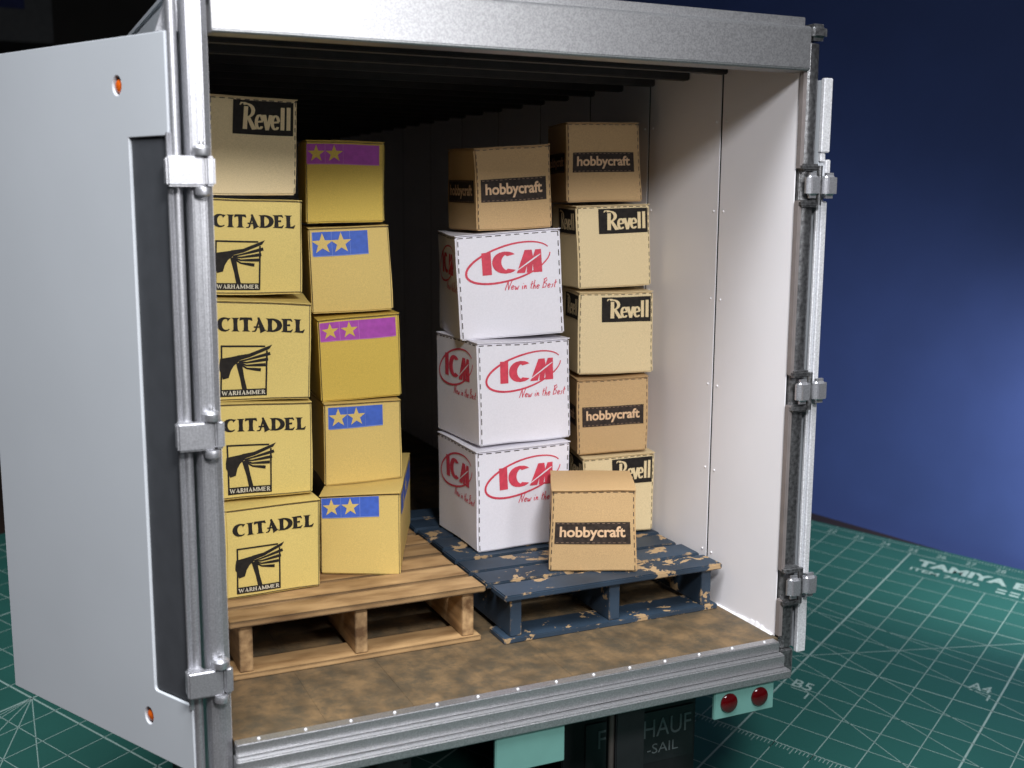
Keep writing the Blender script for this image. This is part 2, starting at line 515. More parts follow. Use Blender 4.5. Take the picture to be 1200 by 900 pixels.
for k in range(0, 421):
    i = -30 + k * 0.1
    line(i, -10.62, i, -10.62 - (0.34 if k % 10 == 0 else 0.2), 0.016)
line(-0.78, -0.86, -0.24, -0.86, 0.03); line(-0.24, -0.86, -0.24, -0.5, 0.05)
line(-4.72, 2.12, -4.2, 2.12, 0.03); line(-4.2, 2.12, -4.2, 2.5, 0.05)
for jj in (-8.62, -8.36):
    for k in range(5):
        line(-1.75 + k * 0.42, jj, -1.75 + k * 0.42 + 0.3, jj, 0.12)
gp = g.build("printed_grid", PRINTW, cmat, smooth=False)
gp["kind"] = "stuff"
def mat_text(s, i0, i1, jtop, jbot, bold=0.0):
    gg = text2d(s, bold)
    m = MB()
    m.add([mq(i0 + u * (i1 - i0), jbot + v * (jtop - jbot), 0.0009) for u, v in gg[0]], gg[1])
    return m.build("printed_lettering", PRINTW, cmat, smooth=False)
mat_text("TAMIYA E", -4.55, -0.95, -9.62, -9.0, 0.045)
mat_text("ITEM 74076", -4.6, -2.3, -8.72, -8.42, 0.02)
mat_text("A4", -0.84, -0.26, -1.36, -0.94, 0.01)
mat_text("B5", -4.76, -4.22, 1.6, 2.04, 0.01)
for n, i in enumerate(range(-29, 12)):
    mat_text(str(n + 1), i - 0.16 if n > 8 else i - 0.08, i + 0.16 if n > 8 else i + 0.08, -10.5, -10.16)

# ---------------- backdrop
bd = thing("backdrop_sheet", "deep blue card standing upright behind the green cutting mat", "backdrop", mp(-9.3, -12.6, -0.0305), frame=Matrix())
BO = mp(-9.3, -12.6, -0.0305)
path = [(-26, -15.1), (-20, -14.2), (-14, -13.3), (-9.3, -12.6), (-5, -11.95), (-3, -11.66), (-1.5, -11.46), (0, -11.33), (2, -11.24), (6, -11.18), (18, -11.15)]
b = MB()
front = [mp(i, j, -0.0305) - BO for i, j in path]; back = [mp(i, j - 0.12, -0.0305) - BO for i, j in path]
n = len(path); T_ = Vector((0, 0, 2.7))
b.add(front + back + [p + T_ for p in front] + [p + T_ for p in back],
      [(k, k + 1, 2 * n + k + 1, 2 * n + k) for k in range(n - 1)] + [(n + k + 1, n + k, 3 * n + k, 3 * n + k + 1) for k in range(n - 1)]
      + [(2 * n + k, 2 * n + k + 1, 3 * n + k + 1, 3 * n + k) for k in range(n - 1)] + [(k + 1, k, n + k, n + k + 1) for k in range(n - 1)]
      + [(0, 2 * n, 3 * n, n), (n - 1, 2 * n - 1, 4 * n - 1, 3 * n - 1)])
b.build("card", BACK, bd)

# ================================================================== THE TRAILER
tr = thing("model_trailer", "silver and white box trailer model with its rear doors open", "trailer", (0.5, 0.3, -0.046))
TO = Vector((0.5, 0.3, -0.046))
class TB(MB):
    """shapes given in the trailer's frame, stored relative to the trailer's base"""
    def build(s, name, mat, parent=None, **k):
        s.v = [p - TO for p in s.v]
        return MB.build(s, name, mat, parent or tr, **k)
L = 3.2
# floor
for k in range(7):
    b = TB(); x0 = k / 7; b.box(x0 + 0.0001, x0 + 1 / 7 - 0.0001, 0.001, L, -0.012, random.uniform(-0.0003, 0.0))
    b.build("floor_board", FLOOR, bev=0.0003, seg=1)
b = TB(); b.box(-0.03, 1.03, 0.004, L, -0.046, -0.0125); b.build("floor_frame", BLACK)
# walls
for side in (0, 1):
    y = 0.012
    ends = [0.238 + 0.2635 * k for k in range(12)]
    for k, e in enumerate(ends):
        e = min(e, L)
        x0, x1 = (1.0, 1.0018) if side else (-0.0018, 0.0)
        b = TB(); b.box(x0, x1, y if k == 0 else y + 0.0029, e - 0.0029, -0.002, 1.0565)
        pn = b.build("wall_panel", WHITE, bev=0.0005, seg=1)
        if k < 3:
            rv = MB()
            xs = x0 if side else x1; nn = (-1, 0, 0) if side else (1, 0, 0)
            for z in (0.1, 0.27, 0.44, 0.61, 0.78, 0.95):
                for yy in ((e - 0.016,) if k == 0 else (y + 0.016, e - 0.016)):
                    rv.dome(Vector((xs, yy, z)) - TO, nn, 0.0026, 0.0018)
            r_ = MB.build(rv, "rivets", WHITE, pn); r_["kind"] = "stuff"
        y = e
    x0, x1 = (1.0021, 1.0118) if side else (-0.0118, -0.0021)
    b = TB(); b.box(x0, x1, 0.02, L, -0.046, 1.0565); b.build('seam_shade_backing', BLACK)  # black sheet added behind the panels to shade their seams
    x0, x1 = (1.012, 1.030) if side else (-0.030, -0.012)
    b = TB(); b.box(x0, x1, 0.05, L, -0.046, 1.085); b.build("outer_wall", GREY, bev=0.003)
b = TB()
prev = None
pts = [(0.016, 0.002), (0.03, 0.004), (0.038, 0.003), (0.05, 0.0075), (0.056, 0.005), (0.066, 0.0095), (0.07, 0.006), (0.082, 0.008), (0.09, 0.0045), (0.11, 0.005), (0.13, 0.0025), (0.2, 0.0015)]
for (ya, za), (yb, zb) in zip(pts, pts[1:]):
    b.hexa([(0.9955, ya, 0), (0.9992, ya, 0), (0.9992, yb, 0), (0.9955, yb, 0), (0.998, ya, za), (0.9994, ya, za), (0.9994, yb, zb), (0.998, yb, zb)])
b.build("torn_liner_edge", WHITE)
b = TB(); b.box(-0.0065, 1.0065, L, L + 0.012, -0.046, 1.057); b.build("front_wall", WHITE)
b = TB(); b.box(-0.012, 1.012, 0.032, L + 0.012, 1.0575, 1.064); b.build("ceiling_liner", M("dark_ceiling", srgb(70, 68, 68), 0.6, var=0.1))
b = TB(); b.box(-0.031, 1.031, 0.031, L + 0.02, 1.0855, 1.1); b.build("roof_panel", GREY, bev=0.004)
for k in range(24):
    y = 0.09 + k * 0.13
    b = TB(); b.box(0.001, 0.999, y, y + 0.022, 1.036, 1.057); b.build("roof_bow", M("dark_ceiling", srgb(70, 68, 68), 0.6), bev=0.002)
# rear frame
b = TB(); b.prism([(-0.036, 0.05), (-0.036, -0.003), (-0.031, -0.012), (-0.021, -0.0135), (-0.0195, -0.011), (-0.013, -0.011), (-0.003, -0.004), (-0.003, 0.05)], -0.085, 1.112)
b.build("corner_post", SILVER, bev=0.0015, wob=0.0006, cut=6)
b = TB(); b.cyl((-0.049, 0.004, -0.06), (-0.049, 0.004, 1.07), 0.0072, n=16); b.build("hinge_rod", SILVER)
b = TB(); b.hexa([(-0.066, 0.03, 1.019), (-0.037, 0.02, 1.019), (-0.037, 0.034, 1.019), (-0.066, 0.044, 1.019), (-0.044, 0.02, 1.085), (-0.037, 0.02, 1.085), (-0.037, 0.034, 1.085), (-0.044, 0.034, 1.085)])
b.build("corner_gusset", SILVER, bev=0.002)
b = TB(); b.prism([(1.004, 0.052), (1.004, 0.004), (1.012, -0.001), (1.026, -0.001), (1.034, 0.004), (1.034, 0.052)], -0.022, 1.067)
b.build("corner_post", STEEL, bev=0.0015, cut=6, wob=0.0006)
b = TB(); b.box(1.004, 1.031, -0.006, 0.05, -0.078, -0.023); b.build("post_foot", STEEL, bev=0.002)
b = TB(); b.box(1.003, 1.039, -0.016, 0.052, 1.07, 1.098); b.build("post_cap", STEEL, bev=0.008, seg=3)
# pale flange of the right post, in lengths between the hinges
HZ = (0.827, 0.4645, 0.101)
TAUPE = M("taupe_flange_paint", srgb(132, 124, 122), 0.45, 0.25, var=0.08, scale=30, bump=0.3)
for z0, z1 in ((HZ[0] + 0.028, 1.02), (HZ[1] + 0.028, HZ[0] - 0.026), (HZ[2] + 0.028, HZ[1] - 0.026), (0.004, HZ[2] - 0.026)):
    b = TB(); b.box(0.9965, 1.0038, -0.006, 0.008, z0, z1); b.build("post_flange", TAUPE, bev=0.0015)
for z in HZ:
    for s in (-1, 1):
        if z == HZ[2] and s < 0:
            zz = z - 0.031
        else:
            zz = z + s * 0.031
        b = TB(); b.box(0.997, 1.034, -0.014, 0.004, zz - 0.006, zz + 0.006); b.build("hinge_lug", STEEL, bev=0.003, seg=2)
# header
b = TB()
b.add([(x, y, z) for x in (0.001, 1.001) for y, z in ((-0.012, 1.0185), (-0.0145, 1.022), (-0.0145, 1.088), (-0.010, 1.0925), (0.004, 1.0935), (0.004, 1.109), (0.03, 1.111), (0.03, 1.0185))],
      [tuple(range(8))[::-1], tuple(range(8, 16))] + [(i, (i + 1) % 8, 8 + (i + 1) % 8, 8 + i) for i in range(8)])
b.build("header", HEADM, bev=0.0012, cut=8, wob=0.0009)
# sill
sl = None
b = TB()
b.box(0.0, 0.988, -0.020, 0.0, -0.0182, 0.0015)
sl = b.build("sill", SILLM, bev=0.0015)
b = TB(); b.box(-0.0025, 0.991, -0.033, -0.0005, -0.0425, -0.0186); b.build("sill_step", SILLM, sl, bev=0.0022, cut=6, wob=0.0005)
b = TB(); b.box(-0.0025, 0.995, -0.048, -0.0005, -0.0595, -0.0430); b.build("sill_lip", SILLM, sl, bev=0.0025, cut=6, wob=0.0007)
rv = TB()
for k in range(14):
    rv.dome((0.035 + k * 0.0712, -0.010, 0.0015), (0, 0, 1), 0.003, 0.0024, 10)
r_ = rv.build("rivets", SILVER2, sl); r_["kind"] = "stuff"

# ---------------- left door, swung open beyond the corner
dl = bpy.data.objects.new("door", None); COL.objects.link(dl); dl.parent = tr
DTH = 0.484
HG = Vector((-0.058, 0.0, 0.0))
dl.location = HG - TO
Dv = Vector((-math.sin(DTH), math.cos(DTH), 0)); Nv = Vector((math.cos(DTH), math.sin(DTH), 0)); Zv = Vector((0, 0, 1))
DM = Matrix((Dv, Zv, Nv)).transposed().to_4x4()     # local (t, z, h) -> door parent axes
def flat_plate(name, mat, outline, holes, depth, parent, xf, bevel=0.0012):
    cu = bpy.data.curves.new("p", 'CURVE'); cu.dimensions = '2D'; cu.fill_mode = 'BOTH'
    cu.extrude = depth / 2 - bevel; cu.bevel_depth = bevel; cu.bevel_resolution = 1
    cu.offset = -bevel
    for pts in [outline] + holes:
        sp = cu.splines.new('POLY'); sp.points.add(len(pts) - 1); sp.use_cyclic_u = True
        for q, (x, y) in zip(sp.points, pts): q.co = (x, y, 0, 1)
    o = bpy.data.objects.new("p", cu); COL.objects.link(o)
    me = bpy.data.meshes.new_from_object(o.evaluated_get(bpy.context.evaluated_depsgraph_get()))
    bpy.data.objects.remove(o); bpy.data.curves.remove(cu)
    me.transform(Matrix.Translation((0, 0, depth / 2))); me.transform(xf)
    me.name = name
    me.materials.clear(); me.materials.append(mat)
    me.shade_smooth(); me.set_sharp_from_angle(angle=math.radians(32))
    ob = bpy.data.objects.new(name, me); COL.objects.link(ob); ob.parent = parent
    return ob
def rnd(pts, idx, r=0.008):
    out = []
    for k, p in enumerate(pts):
        if k in idx:
            a, c = Vector(pts[k - 1]), Vector(pts[(k + 1) % len(pts)]); p = Vector(p)
            u, v = (a - p).normalized() * r, (c - p).normalized() * r
            for q in range(5):
                s = q / 4; out.append(tuple(p + u * (1 - s) ** 2 + v * s ** 2))
        else:
            out.append(p)
    return out
out = rnd([(0.001, -0.041), (0.503, -0.041), (0.503, 1.018), (0.001, 1.018), (0.001, 0.8815), (0.0928, 0.8815), (0.0910, 0.0655), (0.001, 0.0655)], (6, 4, 7))
hole = lambda t, z: [(t + 0.0105 * math.cos(a * PI / 12), z + 0.0135 * math.sin(a * PI / 12)) for a in range(24)][::-1]
HL = ((0.1135, 0.953), (0.1085, 0.0195))
flat_plate("door_panel", GREY, out, [hole(*h) for h in HL], 0.020, dl, DM)
class DB(MB):
    def build(s, name, mat, parent=None, **k):
        s.v = [DM @ p for p in s.v]
        return MB.build(s, name, mat, parent or dl, **k)
b = DB(); b.box(0.0105, 0.0905, 0.067, 0.880, 0.0035, 0.018); b.build("gasket_strip", GASKET, bev=0.002, cut=5, wob=0.0006)
b = DB(); b.box(-0.0015, 0.0035, 0.060, 0.886, -0.0035, 0.018); b.box(0.0035, 0.010, 0.062, 0.884, 0.002, 0.018); b.build("hinge_stile", SILVER, bev=0.0012)
for h in HL:
    b = DB(); b.lathe((h[0], h[1], 0.0092), (0, 0, -1), [(0.0103, -0.001), (0.0103, 0.0035), (0.008, 0.0065), (0.004, 0.008)], 20); b.build("marker_lens", ORANGE)
b = DB(); b.box(0.006, 0.498, -0.036, 1.013, 0.0205, 0.0235); b.build("outer_skin", GREY, bev=0.001)
for z in (0.834, 0.470, 0.1055):
    b = TB(); b.v = []
    hb = MB()
    hb.box(-0.066 - HG.x, -0.0155 - HG.x, -0.0245, -0.0125, z - 0.0205, z + 0.0205)
    hb.box(-0.0145 - HG.x, -0.0015 - HG.x, -0.0245, -0.0115, z - 0.0195, z + 0.0205)
    hb.box(-0.066 - HG.x, -0.040 - HG.x, -0.0125, 0.002, z - 0.0195, z + 0.0195)
    st = MB.build(hb, "hinge_strap", SILVER, dl, bev=0.003, seg=3, wob=0.0005)
    hp = MB()
    hp.lathe(Vector((-0.0185 - HG.x, -0.0185, z + 0.021)), (0, 0, 1), [(0.0115, 0), (0.0125, 0.003), (0.0125, 0.010), (0.010, 0.0135), (0.003, 0.0145), (0.0025, 0.019)], 18)
    MB.build(hp, "hinge_pin", SILVER, st); hp = MB()
    hp.lathe(Vector((-0.0185 - HG.x, -0.0185, z - 0.021)), (0, 0, -1), [(0.0105, 0), (0.0115, 0.003), (0.0105, 0.010), (0.006, 0.0125)], 18)
    MB.build(hp, "hinge_pin", SILVER, st)

# ---------------- right door, folded back along the side wall, seen edge-on
dr = bpy.data.objects.new("door", None); COL.objects.link(dr); dr.parent = tr
dr["label"] = "right rear door folded flat along the trailer side"
dr.location = Vector((1.04, 0, 0)) - TO
RO = Vector((1.04, 0, 0))
class RB(MB):
    def build(s, name, mat, parent=None, **k):
        s.v = [p - RO for p in s.v]
        return MB.build(s, name, mat, parent or dr, **k)
b = RB(); b.box(1.044, 1.0585, 0.003, 0.5, -0.03, 1.008); b.build("door_panel", GREY, bev=0.002)
b = RB(); b.box(1.0425, 1.061, -0.004, 0.006, 0.884, 1.0105); b.box(1.0435, 1.053, -0.002, 0.006, 0.868, 0.884); b.box(1.053, 1.0625, -0.006, 0.006, 0.842, 0.872)
b.build("edge_trim", SILVER2, bev=0.0015, cut=3, wob=0.0008)
b = RB(); b.box(1.0405, 1.0455, -0.001, 0.006, 0.12, 0.80); b.box(1.0485, 1.0605, -0.004, 0.006, 0.118, 0.80); b.build("edge_trim", SILVER2, bev=0.0015, cut=4, wob=0.0007)
b = RB(); b.box(1.0405, 1.0605, -0.004, 0.006, -0.034, 0.072); b.build("edge_trim", SILVER2, bev=0.0015, cut=3, wob=0.001)
for z in HZ:
    b = RB(); b.box(1.0365, 1.068, -0.026, -0.0045, z - 0.022, z + 0.022); st = b.build("hinge_strap", SILVER, bev=0.008, seg=3, wob=0.0005)
    b = RB(); b.box(1.001, 1.0315, -0.026, -0.006, z - 0.022, z + 0.022); b.build("hinge_knuckle", SILVER, st, bev=0.008, seg=3, wob=0.0005)
    b = RB(); b.cyl((1.034, -0.012, z - 0.034), (1.034, -0.012, z + 0.034), 0.005, n=12); b.build("hinge_pin", STEEL, st)

# ---------------- chassis
for x in (0.27, 0.73):
    b = TB(); b.box(x - 0.02, x + 0.02, 0.12, 2.9, -0.15, -0.047); b.build("chassis_rail", BLACK, bev=0.003)
for k in range(9):
    b = TB(); b.box(-0.02, 1.02, 0.1 + k * 0.3, 0.13 + k * 0.3, -0.08, -0.0465); b.build("crossmember", BLACK)
def zmat(y, x=0.5): return -0.5 + SX * (x - 0.5) + SY * y
for y in (0.52, 0.98):
    zc = zmat(y) + 0.2
    b = TB(); b.cyl((0.0, y, zc), (1.0, y, zc), 0.03); b.build("axle", BLACK)
    for x in (-0.01, 0.125, 0.795, 0.93):
        b = TB(); r = 0.198; b.lathe((x, y, zc), (1, 0, 0), [(r * 0.55, 0), (r * 0.9, 0.002), (r, 0.022), (r, 0.07), (r * 0.9, 0.09), (r * 0.55, 0.092)], 36)
        ty = b.build("tyre", RUBBER)
        b = TB(); b.lathe((x, y, zc), (1, 0, 0), [(r * 0.52, -0.001), (r * 0.5, 0.03), (r * 0.25, 0.035), (r * 0.22, 0.094)], 24); b.build("rim", BLACK, ty)
# mud flaps with raised lettering
DIM = M("grey_raised_lettering", srgb(120, 126, 128), 0.5)
for x0 in (0.045, 0.655):
    b = TB(); b.box(x0, x0 + 0.305, 0.20, 0.207, -0.41, -0.082); mf = b.build("mud_flap", BLACK, bev=0.002)
    fr = TB(); fr.box(x0 + 0.05, x0 + 0.298, 0.1975, 0.1995, -0.312, -0.203); fr.build("flap_plate", M("flap_plate_black", srgb(36, 38, 40), 0.5, var=0.1), mf, bev=0.0008)
    def flap_text(s, xa, xb, za, zb):
        g = text2d(s); m = TB(); m.add([(xa + u * (xb - xa), 0.1966, za + v * (zb - za)) for u, v in g[0]], g[1]); m.build("raised_lettering", DIM, mf, smooth=False)
    flap_text("FRUEHAUF", x0 + 0.078, x0 + 0.292, -0.258, -0.220)
    flap_text("-SAIL", x0 + 0.19, x0 + 0.262, -0.293, -0.272)
b = TB(); b.box(0.694, 0.754, 0.062, 0.10, -0.40, -0.0795); b.build("guard_leg", BLACK, bev=0.002)
b = TB(); b.cyl((0.688, 0.070, -0.40), (0.688, 0.070, -0.0795), 0.0055, n=12); b.build("guard_rod", M("dull_rod", srgb(92, 82, 78), 0.45, 0.4), bev=0)
b = TB(); b.box(0.20, 0.98, 0.06, 0.10, -0.44, -0.405); b.build("guard_bar", BLACK, bev=0.003)
b = TB(); b.box(0.24, 0.287, 0.062, 0.10, -0.40, -0.0795); b.build("guard_leg", BLACK, bev=0.002)
b = TB(); b.box(0.409, 0.535, -0.040, -0.032, -0.126, -0.0600); b.build("plate_holder", TURQ, bev=0.0015)
b = TB(); b.box(0.834, 0.963, -0.040, -0.032, -0.1135, -0.0600); lp = b.build("light_plate", TURQ, bev=0.0015)
for x in (0.864, 0.9305):
    b = TB(); b.lathe((x, -0.0403, -0.085), (0, -1, 0), [(0.0178, 0), (0.0178, 0.002), (0.0165, 0.004), (0.011, 0.006), (0.004, 0.007)], 28); b.build("tail_light", REDL, lp)

# ================================================================== PALLETS
def pallet(name, label, x0, x1, y0, top, boards, mats, nb, pitch, bw):
    p = thing(name, label, "pallet", ((x0 + x1) / 2, y0 + 0.27, 0.0004))
    O = Vector(((x0 + x1) / 2, y0 + 0.27, 0.0004))
    mx, my = mats
    def part(nm, b, m, **k):
        b.v = [q - O for q in b.v]
        return b.build(nm, m, p, **k)
    depth = nb * pitch
    for k in range(nb):
        ya = y0 + k * pitch + random.uniform(-0.001, 0.001); dz = 0 if k < 1 else random.uniform(-0.0016, 0.0004)
        top_ = top + dz
        e0, e1 = random.uniform(-0.004, 0.004), random.uniform(-0.004, 0.004)
        b = MB(); b.hexa([(x0 + e0, ya, top_ - 0.0115), (x1 + e1, ya, top_ - 0.0115), (x1 + e1, ya + bw, top_ - 0.0115), (x0 + e0, ya + bw, top_ - 0.0115),
                          (x0 + e0, ya, top_), (x1 + e1, ya, top_), (x1 + e1, ya + bw, top_), (x0 + e0, ya + bw, top_)])
        part("deck_board", b, mx, bev=0.0022, cut=5, wob=0.0008)
    for xs in (x0 + 0.0175, (x0 + x1) / 2 - 0.011, x1 - 0.0385):
        b = MB(); b.box(xs, xs + 0.0225, y0 + 0.012, y0 + depth - 0.016, 0.0102, top - 0.0118)
        part("stringer", b, my, bev=0.0012, cut=4, wob=0.0005)
    for ya in (y0 + 0.0055, y0 + depth / 2 - bw / 2, y0 + depth - bw - 0.01):
        b = MB(); b.box(x0 + 0.003, x1 - 0.003, ya, ya + bw * 1.05, 0.0, 0.0098)
        part("bottom_board", b, mx, bev=0.0014, cut=5, wob=0.0006)
    return p
pallet("wooden_pallet", "bare wood pallet under the yellow boxes", 0.036, 0.495, 0.207, 0.105, 0, (WOOD, WOOD2), 8, 0.0725, 0.0635)
pallet("blue_pallet", "dark blue pallet with chipped paint under the white boxes", 0.518, 0.9885, 0.169, 0.094, 0, (BLUEWOOD, BLUEWOOD), 8, 0.0785, 0.0665)

# ================================================================== BOXES
PAPER = dict(
    cit=M("yellow_printed_paper", srgb(207, 183, 106), 0.7, var=0.085, scale=620, bump=0.3, bscale=520),
    rev=M("pale_tan_printed_paper", srgb(218, 196, 152), 0.7, var=0.085, scale=620, bump=0.3, bscale=520),
    tam=M("tan_printed_paper", srgb(207, 179, 104), 0.7, var=0.085, scale=620, bump=0.3, bscale=520),
    must=M("mustard_printed_paper", srgb(202, 172, 74), 0.7, var=0.085, scale=620, bump=0.3, bscale=520),
    hob=M("brown_printed_paper", srgb(190, 156, 110), 0.7, var=0.11, scale=620, bump=0.35, bscale=520),
    icm=M("white_printed_paper", srgb(228, 225, 232), 0.65, var=0.025, scale=300, bump=0.3, bscale=500))
INK = M("black_ink", srgb(34, 30, 27), 0.7, var=0.25, scale=120, spec=0.2)
INKB = M("dark_strip_ink", srgb(54, 45, 40), 0.7, var=0.3, scale=120, spec=0.2)
FOLD = M("fold_line_ink", srgb(56, 48, 42), 0.7, var=0.3, scale=60)
RED = M("red_ink", srgb(206, 62, 82), 0.65, var=0.1, scale=100)
BLUEI = M("blue_ink", srgb(58, 92, 182), 0.65, var=0.1, scale=100)
BLUEL = M("pale_blue_ink", srgb(112, 132, 196), 0.65, var=0.1, scale=100)
PURP = M("purple_ink", srgb(160, 62, 160), 0.65, var=0.1, scale=100)
PURPL = M("pale_purple_ink", srgb(180, 104, 168), 0.65, var=0.1, scale=100)
HOBL = M("light_tan_ink", srgb(216, 178, 140), 0.65, var=0.06, scale=100)

BOLD = 1.6
CITADEL = caps("CITADEL", 0.09)
BOLD = 1.2
WARH = caps("WARHAMMER", 0.06)
BOLD = 1.0
def script():
    # a hand-written line: each letter a few pen strokes on a slanted baseline
    L_ = {'N': ([[(0, 0), (0.08, 0.5), (0.18, 1.0)], [(0.18, 1.0), (0.3, 0.45), (0.42, 0.02)], [(0.42, 0.02), (0.5, 0.5), (0.66, 1.08)]], 0.66),
          'e': ([arc(0.2, 0.22, 0.17, 0.2, 20, 330, 10), [(0.05, 0.2), (0.36, 0.28)]], 0.42),
          'w': ([[(0.02, 0.42), (0.06, 0.05), (0.14, 0.0), (0.24, 0.32)], [(0.24, 0.32), (0.28, 0.04), (0.38, 0.02), (0.48, 0.45)]], 0.54),
          'i': ([[(0.06, 0.4), (0.08, 0.08), (0.16, 0.02)], [(0.12, 0.6), (0.13, 0.66)]], 0.22),
          'n': ([[(0.04, 0.42), (0.06, 0.0)], [(0.06, 0.1), (0.2, 0.42), (0.28, 0.3), (0.3, 0.02), (0.4, 0.06)]], 0.44),
          't': ([[(0.12, 0.85), (0.1, 0.1), (0.2, 0.0)], [(0.0, 0.5), (0.3, 0.58)]], 0.3),
          'h': ([[(0.08, 1.0), (0.05, 0.0)], [(0.06, 0.15), (0.2, 0.45), (0.28, 0.3), (0.3, 0.0)]], 0.38),
          'B': ([[(0.12, 1.0), (0.08, 0.0)], [(0.0, 0.92), (0.34, 1.08), (0.44, 0.82), (0.14, 0.55)], [(0.14, 0.55), (0.5, 0.42), (0.42, 0.06), (0.02, 0.0)]], 0.58),
          's': ([[(0.26, 0.4), (0.08, 0.36), (0.22, 0.18), (0.04, 0.02)]], 0.3)}
    out, x = [], 0.0
    for ch in "New in the Best":
        if ch == ' ':
            x += 0.3; continue
        st, wd = L_[ch]
        for p in st:
            out.append(stroke([(x + u + 0.28 * v, v + 0.035 * math.sin(x * 3)) for u, v in p], 0.115, 0.095))
        x += wd + 0.05
    return norm2d(join2d(out))
SLOGAN = script()
HOBBY = text2d("hobbycraft", 0.026, 0, 0.97)
def revell():
    # tall R with a hooked top, then heavy condensed lower case
    def e_(x):
        return [stroke(arc(x + 0.075, 0.30, 0.062, 0.26, 8, 322, 16), [0.05] + [0.062] * 15 + [0.045]), stroke([(x + 0.03, 0.30), (x + 0.14, 0.33)], 0.07)]
    parts = [stroke([(0.11, 0.0), (0.115, 0.5), (0.12, 0.86)], [0.085, 0.08, 0.08]),
             stroke(arc(0.13, 0.70, 0.13, 0.25, 118, -80), [0.045, 0.055, 0.06, 0.065, 0.07, 0.075, 0.075, 0.075, 0.075, 0.07, 0.07, 0.065, 0.06, 0.06, 0.06]),
             stroke([(0.0, 0.90), (0.03, 0.99), (0.09, 0.985), (0.15, 0.95)], [0.02, 0.05, 0.06, 0.05]),
             stroke([(0.17, 0.46), (0.25, 0.16), (0.30, 0.0)], [0.07, 0.085, 0.10])]
    parts += e_(0.315)
    parts += [stroke([(0.475, 0.58), (0.54, 0.0)], [0.075, 0.065]), stroke([(0.54, 0.0), (0.605, 0.58)], [0.065, 0.07])]
    parts += e_(0.62)
    parts += [stroke([(0.83, 0.02), (0.83, 0.88)], 0.075), stroke([(0.945, 0.02), (0.945, 0.90)], 0.075)]
    return norm2d(join2d(parts))
REVELL = revell()
def hammer():
    # emblem inside a unit square: hammer head at left, handle down, long blades to the right
    parts = [poly2d([(0.0, 0.62), (0.02, 0.74), (0.22, 0.77), (0.40, 0.80), (0.40, 0.68), (0.30, 0.60), (0.24, 0.50), (0.20, 0.36), (0.08, 0.33), (0.04, 0.45), (0.0, 0.52)]),
             stroke([(0.40, 0.66), (0.47, 0.36), (0.54, 0.05)], [0.12, 0.085, 0.10]),
             poly2d([(0.30, 0.66), (0.36, 0.80), (0.60, 0.835), (1.06, 1.02), (1.0, 0.93), (0.62, 0.765), (0.44, 0.715)])]
    for k, (ex, ey) in enumerate([(1.02, 0.84), (0.98, 0.725), (0.93, 0.61), (0.84, 0.505)]):
        sy = 0.715 - 0.058 * k
        parts.append(stroke([(0.40, 0.68 - 0.012 * k), (0.56, sy), (0.56 + (ex - 0.56) * 0.6, sy + (ey - sy) * 0.6), (ex, ey)], [0.03, 0.034, 0.058, 0.066]))
    frame = [rect2d(0.03, -0.02, 0.97, 0.125), rect2d(0.03, 0.11, 0.065, 0.60), rect2d(0.03, 0.62, 0.065, 1.0), rect2d(0.03, 0.965, 0.92, 1.0), rect2d(0.935, 0.11, 0.97, 0.90)]
    return join2d(parts + frame)
HAMMER = hammer()
def icm():
    C = stroke(arc(0.385, 0.5, 0.145, 0.415, 48, 312, 18), 0.15)
    Iq = poly2d([(0.0, 0.0), (0.15, 0.0), (0.15, 1.0), (0.0, 1.0)])
    Mq = [poly2d([(0.50, 0.0), (0.64, 0.0), (0.76, 1.0), (0.70, 1.0)]), poly2d([(0.64, 0.35), (0.76, 1.0), (0.86, 1.0), (0.78, 0.3)]),
          poly2d([(0.74, 0.2), (0.84, 1.0), (1.0, 1.0), (0.86, 0.35)]), poly2d([(0.86, 0.0), (1.0, 0.0), (1.0, 1.0), (0.86, 1.0)])]
    Mq = [poly2d([(0.56, 0.0), (0.70, 0.0), (0.84, 1.0), (0.72, 1.0)]), poly2d([(0.73, 0.0), (0.82, 0.0), (0.86, 0.62), (0.84, 1.0), (0.76, 0.80)]), poly2d([(0.85, 0.0), (1.0, 0.0), (1.0, 1.0), (0.90, 1.0), (0.84, 0.60)])]
    return join2d([Iq, C] + Mq)
ICM = icm()
STAR = poly2d([(0.5 + r * math.sin(a), 0.5 + r * math.cos(a)) for k in range(10) for r, a in [((0.5, 0.2)[k % 2], k * PI / 5)]])
STAR = (STAR[0] + [(0.5, 0.5)], [[k, (k + 1) % 10, 10] for k in range(10)])

